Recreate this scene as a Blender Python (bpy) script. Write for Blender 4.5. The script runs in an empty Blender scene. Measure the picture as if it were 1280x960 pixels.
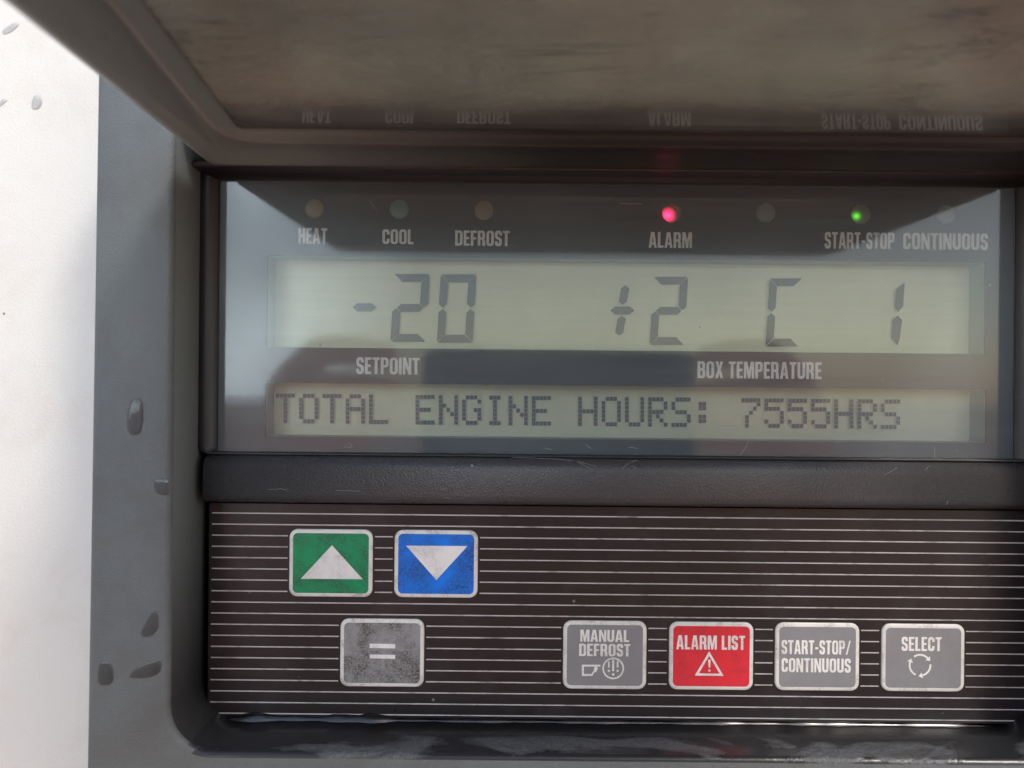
import bpy, bmesh, math, random
from mathutils import Vector, Matrix
from mathutils.geometry import tessellate_polygon
random.seed(7)
R = math.radians
SC = bpy.context.scene
COL = SC.collection

# ------------------------------------------------------------------ camera
F_PX, D_MM, ROLL = 967.0, 193.4, 0.0098          # focal length (px of 1280), distance to panel, roll
cam_d = bpy.data.cameras.new('camera'); cam = bpy.data.objects.new('camera', cam_d); COL.objects.link(cam)
cam_d.sensor_width = 36.0; cam_d.lens = F_PX/1280*36
cam_d.clip_start = 0.002; cam_d.clip_end = 500
c, s = math.cos(ROLL), math.sin(ROLL)
cam.matrix_world = Matrix(((c, -s, 0, 0), (0, 0, -1, -D_MM/1000), (s, c, 0, 0), (0, 0, 0, 1)))
cam_d.dof.use_dof = True; cam_d.dof.focus_distance = D_MM/1000; cam_d.dof.aperture_fstop = 12.0
SC.camera = cam

# ------------------------------------------------------------------ light
SUN = Vector((0.85, -1.0, 1.5)).normalized()
world = bpy.data.worlds.new('World'); SC.world = world; world.use_nodes = True
wn = world.node_tree; wn.nodes.clear()
sky = wn.nodes.new('ShaderNodeTexSky'); sky.sky_type = 'NISHITA'; sky.sun_disc = False
sky.sun_elevation = math.asin(SUN.z); sky.sun_rotation = math.atan2(SUN.x, SUN.y)
sky.dust_density = 1.2; sky.air_density = 1.0; sky.ozone_density = 1.0
bg = wn.nodes.new('ShaderNodeBackground'); bg.inputs['Strength'].default_value = 0.15
wo = wn.nodes.new('ShaderNodeOutputWorld')
tc = wn.nodes.new('ShaderNodeTexCoord'); dp = wn.nodes.new('ShaderNodeVectorMath'); dp.operation = 'DOT_PRODUCT'
nv = wn.nodes.new('ShaderNodeVectorMath'); nv.operation = 'NORMALIZE'; wn.links.new(tc.outputs['Generated'], nv.inputs[0])
wn.links.new(nv.outputs[0], dp.inputs[0]); dp.inputs[1].default_value = Vector((-.55, -1, .20)).normalized()   # bright sky patch added low behind the camera to lift the left glare
cr = wn.nodes.new('ShaderNodeMapRange'); cr.interpolation_type = 'SMOOTHSTEP'
cr.inputs[1].default_value = .925; cr.inputs[2].default_value = .988; cr.inputs[3].default_value = 0; cr.inputs[4].default_value = 1
cn = wn.nodes.new('ShaderNodeTexNoise'); cn.inputs['Scale'].default_value = 3.5; cn.inputs['Detail'].default_value = 6; wn.links.new(nv.outputs[0], cn.inputs['Vector'])
cq = wn.nodes.new('ShaderNodeMapRange'); cq.inputs[1].default_value = .3; cq.inputs[2].default_value = .7; wn.links.new(cn.outputs[0], cq.inputs[0])
cm = wn.nodes.new('ShaderNodeMath'); cm.operation = 'MULTIPLY'; wn.links.new(dp.outputs['Value'], cr.inputs[0]); wn.links.new(cr.outputs[0], cm.inputs[0]); wn.links.new(cq.outputs[0], cm.inputs[1])
mxs = wn.nodes.new('ShaderNodeMix'); mxs.data_type = 'RGBA'; wn.links.new(cm.outputs[0], mxs.inputs[0]); wn.links.new(sky.outputs[0], mxs.inputs[6]); mxs.inputs[7].default_value = (29, 37, 45, 1)
wbm = wn.nodes.new('ShaderNodeMix'); wbm.data_type = 'RGBA'; wbm.blend_type = 'MULTIPLY'; wbm.inputs[0].default_value = 1; wbm.inputs[7].default_value = (1.08, 1.0, .90, 1)
wn.links.new(mxs.outputs[2], wbm.inputs[6]); wn.links.new(wbm.outputs[2], bg.inputs[0]); wn.links.new(bg.outputs[0], wo.inputs[0])
sun_d = bpy.data.lights.new('sun', 'SUN'); sun_d.energy = 1.1; sun_d.angle = R(10); sun_d.color = (1.0, 0.93, 0.84)
sun = bpy.data.objects.new('sun', sun_d); COL.objects.link(sun)
sun.rotation_euler = SUN.to_track_quat('Z', 'Y').to_euler(); sun.location = (0.5, -1, 2)
SC.view_settings.view_transform = 'Standard'; SC.view_settings.look = 'None'
SC.view_settings.exposure = 0.72; SC.view_settings.gamma = 1.0

# ------------------------------------------------------------------ helpers
def W(px, py, h=0.0):
    """photo pixel on the plane h mm in front of the panel face -> (X, Z) mm"""
    dx, dy = px-640.0, 480.0-py
    k = (D_MM-h)/F_PX
    return ((dx-ROLL*dy)*k, (dy+ROLL*dx)*k)

class MB:
    def __init__(self): self.v = []; self.f = []; self.m = []; self.sm = []
    def vert(self, x, h, z): self.v.append((x, -h, z)); return len(self.v)-1
    def face(self, idx, m=0, smooth=False): self.f.append(tuple(idx)); self.m.append(m); self.sm.append(smooth)
    def loop(self, pts): return [self.vert(*p) for p in pts]
    def bridge(self, a, b, m=0, smooth=True, closed=True):
        n = len(a)
        for i in range(n if closed else n-1):
            j = (i+1) % n
            self.face((a[i], a[j], b[j], b[i]), m, smooth)
    def flat(self, loops, h, m=0):
        """filled 2-D polygon with holes, facing the viewer, at height h"""
        pl = [[Vector((p[0], p[1], 0)) for p in lp] for lp in loops]
        base = len(self.v)
        for lp in pl:
            for p in lp: self.vert(p.x, h, p.y)
        for t in tessellate_polygon(pl):
            a, b, c_ = [self.v[base+i] for i in t]
            nz = (b[0]-a[0])*(c_[2]-a[2])-(b[2]-a[2])*(c_[0]-a[0])
            t = t if nz > 0 else (t[0], t[2], t[1])
            self.face([base+i for i in t], m)
    def slab(self, loop, h0, h1, bev=0.0, m=0, mt=None, inset=None):
        """raised plate with a bevelled top edge; loop is CCW 2-D, inset(loop,d) gives the smaller loop"""
        n = len(loop)
        a = self.loop([(x, h0, z) for x, z in loop]); b = self.loop([(x, h1-bev, z) for x, z in loop])
        self.bridge(a, b, m)
        if bev > 0:
            il = inset(bev)
            d = self.loop([(x, h1, z) for x, z in il]); self.bridge(b, d, m); top = il
        else: top = loop
        self.flat([top], h1, m if mt is None else mt)

ORI = {}
def obj(name, mb, mats, parent=None, origin=(0, 0, 0)):
    me = bpy.data.meshes.new(name)
    ox, oy, oz = origin
    me.from_pydata([((x-ox)/1000, (y-oy)/1000, (z-oz)/1000) for x, y, z in mb.v], [], mb.f)
    for m in (mats if isinstance(mats, (list, tuple)) else [mats]): me.materials.append(m)
    me.polygons.foreach_set('material_index', mb.m)
    me.polygons.foreach_set('use_smooth', mb.sm)
    bm = bmesh.new(); bm.from_mesh(me); bmesh.ops.recalc_face_normals(bm, faces=[f for f in bm.faces if f.smooth]); bm.to_mesh(me); bm.free()
    me.update()
    o = bpy.data.objects.new(name, me); COL.objects.link(o)
    ORI[o] = Vector(origin)
    if parent is not None:
        o.parent = parent; o.location = (ORI[o]-ORI[parent])/1000
    else: o.location = ORI[o]/1000
    return o

def tag(o, label=None, cat=None, group=None, kind=None):
    if label: o['label'] = label
    if cat: o['category'] = cat
    if group: o['group'] = group
    if kind: o['kind'] = kind
    return o

def rr(x0, z0, x1, z1, r, n=6):
    """rounded rectangle CCW; r = one radius or (bl, br, tr, tl)"""
    r = (r,)*4 if not isinstance(r, tuple) else r
    out = []
    for (cx, cz, a0, q) in ((x0+r[0], z0+r[0], 180, r[0]), (x1-r[1], z0+r[1], 270, r[1]), (x1-r[2], z1-r[2], 0, r[2]), (x0+r[3], z1-r[3], 90, r[3])):
        for i in range(n+1):
            a = R(a0+90*i/n); out.append((cx+q*math.cos(a), cz+q*math.sin(a)))
    return out

def circ(cx, cz, r, n=32, a0=0): return [(cx+r*math.cos(2*math.pi*i/n+a0), cz+r*math.sin(2*math.pi*i/n+a0)) for i in range(n)]

def rnd_path(pts, r, closed=False, n=5):
    out = []; N = len(pts)
    for i, p in enumerate(pts):
        if not closed and i in (0, N-1): out.append(Vector(p)); continue
        p = Vector(p); a = Vector(pts[i-1]); b = Vector(pts[(i+1) % N])
        da, db = (a-p), (b-p); la, lb = da.length, db.length; da.normalize(); db.normalize()
        ang = da.angle(db)
        if ang > 3.1: out.append(p); continue
        q = min(r/math.tan(ang/2), la*0.49, lb*0.49)
        p0, p2 = p+da*q, p+db*q
        for k in range(n+1):
            t = k/n; out.append(p0*(1-t)**2+p*2*t*(1-t)+p2*t*t)
    return out

def stroke(pts, t, r=0.0, closed=False):
    """outline(s) of a thick polyline"""
    P = rnd_path(pts, r, closed) if r > 0 else [Vector(p) for p in pts]
    n = len(P); Lf, Rt = [], []
    for i in range(n):
        if closed: a, b = P[i-1], P[(i+1) % n]
        else: a, b = P[max(i-1, 0)], P[min(i+1, n-1)]
        d1 = (P[i]-a); d2 = (b-P[i])
        d1 = d1.normalized() if d1.length > 1e-9 else d2.normalized()
        d2 = d2.normalized() if d2.length > 1e-9 else d1
        nrm = Vector((-(d1+d2).y, (d1+d2).x)).normalized()
        k = 1/max(0.35, nrm.dot(Vector((-d1.y, d1.x))))
        Lf.append(P[i]+nrm*t/2*k); Rt.append(P[i]-nrm*t/2*k)
    tup = lambda L: [(v.x, v.y) for v in L]
    if closed: return [tup(Lf), tup(Rt)]
    return [tup(Lf)+tup(Rt[::-1])]

# --------------------------- condensed bold capitals (cap height 1): list of polygons, each = [outer, hole, ...]
T_, B_ = 0.185, 0.15
def glyph(ch):
    t, b, w = T_, B_, 0.52
    h = t/2
    if ch == 'I': return t, [[[(0, 0), (t, 0), (t, 1), (0, 1)]]]
    if ch == '-': return 0.30, [[[(0.02, .36), (0.28, .36), (0.28, .51), (0.02, .51)]]]
    if ch == '/': return 0.42, [[[(0, 0), (.13, 0), (.42, 1), (.29, 1)]]]
    if ch == ' ': return 0.22, []
    if ch == 'H': return w, [[[(0, 0), (t, 0), (t, .42), (w-t, .42), (w-t, 0), (w, 0), (w, 1), (w-t, 1), (w-t, .58), (t, .58), (t, 1), (0, 1)]]]
    if ch == 'E': return .42, [[[(0, 0), (.42, 0), (.42, b), (t, b), (t, .43), (.38, .43), (.38, .58), (t, .58), (t, 1-b), (.42, 1-b), (.42, 1), (0, 1)]]]
    if ch == 'F': return .41, [[[(0, 0), (t, 0), (t, .42), (.37, .42), (.37, .57), (t, .57), (t, 1-b), (.41, 1-b), (.41, 1), (0, 1)]]]
    if ch == 'L': return .40, [[[(0, 0), (.40, 0), (.40, b), (t, b), (t, 1), (0, 1)]]]
    if ch == 'T':
        w = .46; return w, [[[(w/2-h, 0), (w/2+h, 0), (w/2+h, 1-b), (w, 1-b), (w, 1), (0, 1), (0, 1-b), (w/2-h, 1-b)]]]
    if ch == 'A':
        w = .56; return w, [[[(0, 0), (.175, 0), (.205, .2), (.355, .2), (.385, 0), (w, 0), (.40, 1), (.16, 1)], [(.225, .34), (.335, .34), (.28, .76)]]]
    if ch == 'N': return .54, [[[(0, 0), (.16, 0), (.16, .60), (.36, 0), (.54, 0), (.54, 1), (.38, 1), (.38, .42), (.19, 1), (0, 1)]]]
    if ch == 'M': return .68, [[[(0, 0), (.155, 0), (.155, .66), (.27, 0), (.41, 0), (.525, .66), (.525, 0), (.68, 0), (.68, 1), (.45, 1), (.34, .42), (.23, 1), (0, 1)]]]
    if ch == 'X': return .54, [[[(0, 0), (.18, 0), (.27, .32), (.36, 0), (.54, 0), (.37, .51), (.53, 1), (.35, 1), (.275, .70), (.20, 1), (.02, 1), (.17, .51)]]]
    if ch == 'O': return w, [[rr(0, 0, w, 1, .2, 5), rr(t, .145, w-t, .855, .07, 4)]]
    if ch == 'D': return w, [[rr(0, 0, w, 1, (.001, .2, .2, .001), 5), rr(t, .15, w-t, .85, (.001, .07, .07, .001), 4)]]
    if ch == 'C': return .50, [[stroke([(.5-h, .36), (.5-h, h), (h, h), (h, 1-h), (.5-h, 1-h), (.5-h, .64)], t, .13)[0]]]
    if ch == 'U': return w, [[stroke([(h, 1), (h, h), (w-h, h), (w-h, 1)], t, .14)[0]]]
    if ch == 'S': return .48, [[stroke([(h, .31), (h, h*.9), (.48-h, h*.9), (.48-h, .42), (h, .58), (h, 1-h*.9), (.48-h, 1-h*.9), (.48-h, .69)], t, .12)[0]]]
    if ch == 'P': return .50, [[[(0, 0), (t, 0), (t, .40)]+[(x, z) for x, z in rr(0, .40, .50, 1, (.001, .17, .17, .001), 5)[7:21]]+[(0, 1)], rr(t, .54, .50-t, .86, (.001, .06, .06, .001), 4)]]
    if ch == 'R':
        arc = rr(0, .40, .50, 1, (.001, .15, .17, .001), 5)[9:21]
        return .53, [[[(0, 0), (t, 0), (t, .41), (.26, .41), (.31, .36), (.325, 0), (.53, 0), (.51, .34), (.45, .46)]+arc+[(0, 1)], rr(t, .55, .50-t, .86, (.001, .06, .06, .001), 4)]]
    if ch == 'B':
        lo = rr(0, 0, .52, .54, (.001, .16, .12, .001), 5)[6:17]; up = rr(0, .52, .51, 1, (.001, .12, .16, .001), 5)[8:18]
        return .52, [[[(0, 0)]+lo+up+[(0, 1)], rr(t, .14, .52-t, .43, (.001, .06, .06, .001), 4), rr(t, .58, .51-t, .86, (.001, .06, .06, .001), 4)]]
    raise KeyError(ch)

def text_loops(txt, x0, x1, z0, z1, gap=.075):
    """list of [outer, holes..] fitted to the box, cap height = box height"""
    x = 0; out = []
    for chn in txt:
        w, polys = glyph(chn)
        out += [[[(px+x, pz) for px, pz in lp] for lp in poly] for poly in polys]
        x += w+gap
    tot = x-gap
    sx, sz = (x1-x0)/tot, (z1-z0)
    return [[[(x0+px*sx, z0+pz*sz) for px, pz in lp] for lp in poly] for poly in out]

# ------------------------------------------------------------------ materials
def new_mat(name):
    m = bpy.data.materials.new(name); m.use_nodes = True
    nt = m.node_tree; nt.nodes.clear()
    out = nt.nodes.new('ShaderNodeOutputMaterial')
    return m, nt, out
def N(nt, typ, **kw):
    n = nt.nodes.new(typ)
    for k, v in kw.items():
        if k.startswith('_'): setattr(n, k[1:], v)
        else: n.inputs[k.replace('__', ' ')].default_value = v
    return n
def coords(nt, scale=(1, 1, 1), rot=(0, 0, 0), loc=(0, 0, 0)):
    g = nt.nodes.new('ShaderNodeNewGeometry'); mp = N(nt, 'ShaderNodeMapping')
    mp.inputs['Scale'].default_value = scale; mp.inputs['Rotation'].default_value = rot; mp.inputs['Location'].default_value = loc
    nt.links.new(g.outputs['Position'], mp.inputs['Vector']); return mp.outputs[0]
def noise(nt, vec, scale, detail=4, rough=.55, dist=0.0):
    n = N(nt, 'ShaderNodeTexNoise', Scale=scale, Detail=detail, Roughness=rough, Distortion=dist); nt.links.new(vec, n.inputs['Vector']); return n.outputs[0]
def ramp(nt, val, a, b, ca=(0, 0, 0, 1), cb=(1, 1, 1, 1)):
    r = nt.nodes.new('ShaderNodeValToRGB'); r.color_ramp.elements[0].position = a; r.color_ramp.elements[1].position = b
    r.color_ramp.elements[0].color = ca; r.color_ramp.elements[1].color = cb
    nt.links.new(val, r.inputs[0]); return r.outputs[0]
def mixc(nt, fac, a, b):
    m = nt.nodes.new('ShaderNodeMix'); m.data_type = 'RGBA'
    for sock, v in ((m.inputs[0], fac), (m.inputs[6], a), (m.inputs[7], b)):
        if hasattr(v, 'is_output'): nt.links.new(v, sock)
        elif isinstance(v, (int, float)): sock.default_value = v
        else: sock.default_value = (*v, 1) if len(v) == 3 else v
    return m.outputs[2]
def math_(nt, op, a, b=None):
    m = nt.nodes.new('ShaderNodeMath'); m.operation = op
    for sock, v in ((m.inputs[0], a), (m.inputs[1], b)):
        if v is None: continue
        if hasattr(v, 'is_output'): nt.links.new(v, sock)
        else: sock.default_value = v
    return m.outputs[0]
def bump(nt, h, strength, dist):
    b = N(nt, 'ShaderNodeBump', Strength=strength, Distance=dist); nt.links.new(h, b.inputs['Height']); return b.outputs[0]
def specks(nt, scale, thr, loc=(0, 0, 0)):
    """sparse small dots, 1 inside a dot"""
    v = N(nt, 'ShaderNodeTexVoronoi', Scale=scale); v.feature = 'F1'; nt.links.new(coords(nt, loc=loc), v.inputs['Vector'])
    r = ramp(nt, v.outputs['Distance'], thr*.6, thr, (1, 1, 1, 1), (0, 0, 0, 1))
    sel = nt.nodes.new('ShaderNodeSeparateColor'); nt.links.new(v.outputs['Color'], sel.inputs[0])
    return math_(nt, 'MULTIPLY', r, math_(nt, 'GREATER_THAN', sel.outputs[0], .6))

def plastic(name, col, rough=.45, grain=3500, gstr=.25, dirt=None, dirt_scale=60, dirt_lo=.5, dirt_hi=.75, speck=None, spec=.5, rough_var=.15, grit=False, veil=None, blot=(.88, 1.1), bdist=.0002):
    m, nt, out = new_mat(name)
    p = N(nt, 'ShaderNodeBsdfPrincipled'); nt.links.new(p.outputs[0], out.inputs[0])
    p.inputs['Specular IOR Level'].default_value = spec
    cc = col
    v = coords(nt)
    big = noise(nt, v, 25, 5, .6)
    cc = mixc(nt, ramp(nt, big, .3, .75), tuple(x*blot[0] for x in col), tuple(min(1, x*blot[1]) for x in col))
    if veil is not None:      # lens haze painted into the colour, paler towards the left end
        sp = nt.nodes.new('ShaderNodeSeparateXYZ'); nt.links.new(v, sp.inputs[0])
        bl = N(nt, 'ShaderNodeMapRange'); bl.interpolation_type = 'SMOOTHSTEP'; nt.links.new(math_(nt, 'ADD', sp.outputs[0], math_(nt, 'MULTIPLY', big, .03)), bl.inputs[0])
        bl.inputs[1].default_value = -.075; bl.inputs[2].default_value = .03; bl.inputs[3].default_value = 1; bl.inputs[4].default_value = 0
        veil_fac = bl.outputs[0]
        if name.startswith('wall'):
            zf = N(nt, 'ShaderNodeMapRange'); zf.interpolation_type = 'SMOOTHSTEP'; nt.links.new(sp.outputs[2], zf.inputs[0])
            zf.inputs[1].default_value = -.082; zf.inputs[2].default_value = -.02; veil_fac = math_(nt, 'MULTIPLY', veil_fac, zf.outputs[0])  # painted haze fades out down the wall
        cc = mixc(nt, veil_fac, cc, veil)
    if dirt is not None:
        dm = ramp(nt, noise(nt, v, dirt_scale, 8, .7, .3), dirt_lo, dirt_hi)
        if grit: dm = math_(nt, 'MULTIPLY', ramp(nt, noise(nt, v, dirt_scale, 8, .7, .3), dirt_lo-.12, dirt_hi+.02), ramp(nt, noise(nt, v, 2100, 3, .7), .36, .56))
        cc = mixc(nt, dm, cc, dirt)
    if speck is not None:
        cc = mixc(nt, specks(nt, 110, .05), cc, speck)
    nt.links.new(cc, p.inputs['Base Color'])
    rv = math_(nt, 'ADD', math_(nt, 'MULTIPLY', noise(nt, v, 90, 6, .7), rough_var*2), rough-rough_var)
    nt.links.new(rv, p.inputs['Roughness'])
    nt.links.new(bump(nt, noise(nt, v, grain, 2, .5), gstr, bdist), p.inputs['Normal'])
    return m

M = {}
M['white_paint'] = plastic('white_paint', (.76, .745, .71), .45, 1400, .35, dirt=(.68, .64, .58), dirt_scale=34, dirt_lo=.48, dirt_hi=.8, speck=(.25, .2, .17), rough_var=.05, blot=(.98, 1.0), bdist=.0003)
M['grey_plastic'] = plastic('grey_plastic', (.122, .138, .143), .48, 2600, .6, dirt=(.088, .082, .079), dirt_scale=40, dirt_lo=.46, dirt_hi=.85, bdist=.0003)
M['dark_plastic'] = plastic('dark_plastic', (.028, .028, .030), .42, 1800, .35, dirt=(.09, .085, .08), dirt_scale=160, dirt_lo=.62, dirt_hi=.9)
M['bar_plastic'] = plastic('bar_plastic', (.06, .058, .061), .30, 2600, .6, bdist=.00025, dirt=(.075, .072, .07), dirt_scale=120, dirt_lo=.58, dirt_hi=.9, speck=(.3, .3, .3))
M['lid_plastic'] = plastic('lid_plastic', (.026, .026, .027), .4, 1800, .25, dirt=(.06, .055, .05), dirt_scale=150, dirt_lo=.6, dirt_hi=.95, veil=(.255, .30, .30))
M['wall_plastic'] = plastic('wall_plastic', (.035, .034, .034), .45, 1800, .25, dirt=(.10, .085, .075), dirt_scale=150, dirt_lo=.6, dirt_hi=.95, veil=(.175, .20, .20))
M['ledge'] = plastic('ledge', (.022, .022, .024), .22, 900, .2, dirt=(.045, .045, .047), dirt_scale=70, dirt_lo=.5, dirt_hi=.8)
M['bezel_black'] = plastic('bezel_black', (.016, .018, .024), .5, 2500, .05)
M['print_white'] = plastic('print_white', (.86, .85, .84), .5, 2500, .05, dirt=(.5, .48, .46), dirt_scale=300, dirt_lo=.5, dirt_hi=.8)
M['stripe_white'] = plastic('stripe_white', (.53, .50, .51), .45, 2500, .05, dirt=(.16, .15, .15), dirt_scale=130, dirt_lo=.5, dirt_hi=.72)
M['lcd_back'] = plastic('lcd_back', (.80, .82, .585), .5, 2500, .02, rough_var=.05)
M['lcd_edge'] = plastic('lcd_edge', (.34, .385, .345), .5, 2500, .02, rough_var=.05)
M['lcd_ink'] = plastic('lcd_ink', (.07, .085, .085), .5, 2500, .02, rough_var=.05)
M['dot_ink'] = plastic('dot_ink', (.13, .14, .15), .5, 2500, .02, rough_var=.05)
M['membrane'] = plastic('membrane', (.0175, .0135, .0155), .33, 900, .10, dirt=(.046, .041, .044), dirt_scale=55, dirt_lo=.5, dirt_hi=.88, speck=(.16, .15, .15), rough_var=.14)
M['key_white'] = plastic('key_white', (.78, .76, .73), .4, 900, .08, dirt=(.15, .14, .13), dirt_scale=170, dirt_lo=.60, dirt_hi=.74, grit=True)
M['key_green'] = plastic('key_green', (.0, .30, .12), .38, 900, .08, dirt=(.025, .035, .03), dirt_scale=150, dirt_lo=.50, dirt_hi=.66, grit=True)
M['key_blue'] = plastic('key_blue', (.0, .20, .85), .38, 900, .08, dirt=(.02, .03, .05), dirt_scale=150, dirt_lo=.49, dirt_hi=.65, grit=True)
M['key_grey_worn'] = plastic('key_grey_worn', (.30, .30, .31), .42, 900, .08, dirt=(.07, .062, .055), dirt_scale=120, dirt_lo=.54, dirt_hi=.58, grit=True)
M['key_grey'] = plastic('key_grey', (.26, .26, .275), .4, 900, .08, dirt=(.2, .2, .2), dirt_scale=250, dirt_lo=.55, dirt_hi=.85, grit=True)
M['key_red'] = plastic('key_red', (.80, .03, .05), .4, 900, .08, dirt=(.2, .04, .04), dirt_scale=200, dirt_lo=.56, dirt_hi=.85, grit=True)
M['lamp_off'] = plastic('lamp_off', (.22, .23, .215), .35, 900, .05)
M['lamp_amber'] = plastic('lamp_amber', (.28, .22, .15), .35, 900, .05)
M['lamp_teal'] = plastic('lamp_teal', (.16, .27, .245), .35, 900, .05)
m, nt, out = new_mat('skin')
d1 = N(nt, 'ShaderNodeBsdfDiffuse'); d2 = N(nt, 'ShaderNodeBsdfTranslucent'); mx = nt.nodes.new('ShaderNodeMixShader'); mx.inputs[0].default_value = .55
sc_ = mixc(nt, ramp(nt, noise(nt, coords(nt), 60, 4), .3, .7), (.82, .52, .38), (.88, .58, .43)); nt.links.new(sc_, d1.inputs[0]); d2.inputs[0].default_value = (1.0, .74, .55, 1)
nt.links.new(d1.outputs[0], mx.inputs[1]); nt.links.new(d2.outputs[0], mx.inputs[2]); nt.links.new(mx.outputs[0], out.inputs[0]); M['skin'] = m
M['phone_black'] = plastic('phone_black', (.012, .012, .014), .3, 900, .02)
M['lens_black'] = plastic('lens_black', (.004, .004, .006), .1, 900, .0, rough_var=.02)

def lamp_lit(name, base, em, strength, centre, rad):
    m, nt, out = new_mat(name)
    p = N(nt, 'ShaderNodeBsdfPrincipled', Roughness=.3); nt.links.new(p.outputs[0], out.inputs[0])
    p.inputs['Base Color'].default_value = (*base, 1)
    g = nt.nodes.new('ShaderNodeNewGeometry'); d = nt.nodes.new('ShaderNodeVectorMath'); d.operation = 'DISTANCE'
    nt.links.new(g.outputs['Position'], d.inputs[0]); d.inputs[1].default_value = centre
    r = nt.nodes.new('ShaderNodeValToRGB'); e = r.color_ramp.elements
    e[0].position = 0; e[0].color = (1, 1, 1, 1); e[1].position = 1; e[1].color = (0, 0, 0, 1)
    k = e.new(.22); k.color = (.75, .75, .75, 1); k = e.new(.6); k.color = (.16, .16, .16, 1)
    nt.links.new(math_(nt, 'DIVIDE', d.outputs['Value'], rad), r.inputs[0])
    p.inputs['Emission Color'].default_value = (*em, 1)
    nt.links.new(math_(nt, 'MULTIPLY', r.outputs[0], strength), p.inputs['Emission Strength'])
    return m

def clear_sheet(name, tint, dust_col, dust_lo, dust_hi, ior, rough, streak, trans_dirt=False, refl_boost=1.0):
    """clear plastic/glass: fresnel gloss over transparency, with fine wiped-on dust"""
    m, nt, out = new_mat(name)
    tr = N(nt, 'ShaderNodeBsdfTransparent'); tr.inputs[0].default_value = (*tint, 1)
    gl = N(nt, 'ShaderNodeBsdfGlossy'); gl.distribution = 'GGX'
    fr = N(nt, 'ShaderNodeFresnel', IOR=ior)
    st = noise(nt, coords(nt, *streak), 1.0, 4, .6, 0.0)
    nt.links.new(math_(nt, 'ADD', math_(nt, 'MULTIPLY', st, rough), rough*.3), gl.inputs['Roughness'])
    m1 = nt.nodes.new('ShaderNodeMixShader')
    nt.links.new(math_(nt, 'MULTIPLY', fr.outputs[0], refl_boost), m1.inputs[0]); nt.links.new(tr.outputs[0], m1.inputs[1]); nt.links.new(gl.outputs[0], m1.inputs[2])
    dif = N(nt, 'ShaderNodeBsdfDiffuse'); dif.inputs[0].default_value = (*dust_col, 1)
    cl = noise(nt, coords(nt), 14, 8, .62, .8); cl2 = noise(nt, coords(nt, (1, 2.2, 1)), 45, 8, .72, 1.0)
    f = math_(nt, 'MULTIPLY', math_(nt, 'ADD', ramp(nt, st, .3, .75), ramp(nt, cl, .35, .75)), .5)
    if trans_dirt: f = math_(nt, 'ADD', math_(nt, 'MULTIPLY', ramp(nt, cl, .32, .70), .5), math_(nt, 'MULTIPLY', ramp(nt, cl2, .40, .68), .5))
    f = math_(nt, 'ADD', math_(nt, 'MULTIPLY', f, dust_hi-dust_lo), dust_lo)
    if trans_dirt:      # the middle of the lid is handled and smeared, the strip by the hinge stays glossier
        sy_ = nt.nodes.new('ShaderNodeSeparateXYZ'); nt.links.new(coords(nt), sy_.inputs[0])
        hz = N(nt, 'ShaderNodeMapRange'); hz.interpolation_type = 'SMOOTHSTEP'; nt.links.new(math_(nt, 'ADD', sy_.outputs[1], math_(nt, 'MULTIPLY', math_(nt, 'SUBTRACT', cl, .5), .02)), hz.inputs[0])
        hz.inputs[1].default_value = -.033; hz.inputs[2].default_value = -.041; hz.inputs[3].default_value = 0; hz.inputs[4].default_value = 1
        f = math_(nt, 'MULTIPLY', f, math_(nt, 'ADD', math_(nt, 'MULTIPLY', hz.outputs[0], .8), .45))
        f = math_(nt, 'ADD', f, math_(nt, 'MULTIPLY', hz.outputs[0], .12))
        old = gl.inputs['Roughness'].links[0].from_socket
        nt.links.new(math_(nt, 'ADD', old, math_(nt, 'MULTIPLY', hz.outputs[0], .14)), gl.inputs['Roughness'])
    f = math_(nt, 'MAXIMUM', f, math_(nt, 'MULTIPLY', specks(nt, 150, .045), .5))
    dsh = dif.outputs[0]
    if trans_dirt:      # rubbed-in smears and creases
        rg = noise(nt, coords(nt, (9, 34, 60), (0, 0, R(-14))), 1.0, 5, .62, 1.2)
        rl = ramp(nt, math_(nt, 'ABSOLUTE', math_(nt, 'SUBTRACT', rg, .5)), .003, .022, (1, 1, 1, 1), (0, 0, 0, 1))
        rl = math_(nt, 'MULTIPLY', rl, ramp(nt, noise(nt, coords(nt), 24, 3), .50, .60))
        blot_ = ramp(nt, noise(nt, coords(nt, (18, 40, 40)), 1.0, 6, .65, .6), .35, .65)
        dcol = mixc(nt, blot_, tuple(x*.55 for x in dust_col), dust_col)
        hue = ramp(nt, noise(nt, coords(nt, (1, .5, 1)), 22, 3), .38, .62)
        dcol = mixc(nt, .35, dcol, mixc(nt, hue, (.44, .45, .38), (.46, .33, .26)))
        dcol = mixc(nt, math_(nt, 'MULTIPLY', rl, .6), dcol, (.10, .085, .07))
        nt.links.new(dcol, dif.inputs[0])
    if trans_dirt:
        tl = N(nt, 'ShaderNodeBsdfTranslucent'); nt.links.new(dcol, tl.inputs[0])
        ad = nt.nodes.new('ShaderNodeMixShader'); ad.inputs[0].default_value = .5
        nt.links.new(dif.outputs[0], ad.inputs[1]); nt.links.new(tl.outputs[0], ad.inputs[2]); dsh = ad.outputs[0]
    m2 = nt.nodes.new('ShaderNodeMixShader')
    nt.links.new(f, m2.inputs[0]); nt.links.new(m1.outputs[0], m2.inputs[1]); nt.links.new(dsh, m2.inputs[2])
    nt.links.new(m2.outputs[0], out.inputs[0])
    return m
M['window_glass'] = clear_sheet('window_glass', (.97, .98, .98), (.50, .60, .66), .09, .20, 1.65, .08, ((20, 20, 700), (0, R(1.5), 0)), refl_boost=1.3)  # bluish dust colour also paints in the sheen over the bezel
M['lid_pane'] = clear_sheet('lid_pane', (.52, .49, .44), (.56, .515, .45), .10, .46, 1.6, .035, ((90, 40, 90), (R(20), R(35), R(25))), True, 2.2)

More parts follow.
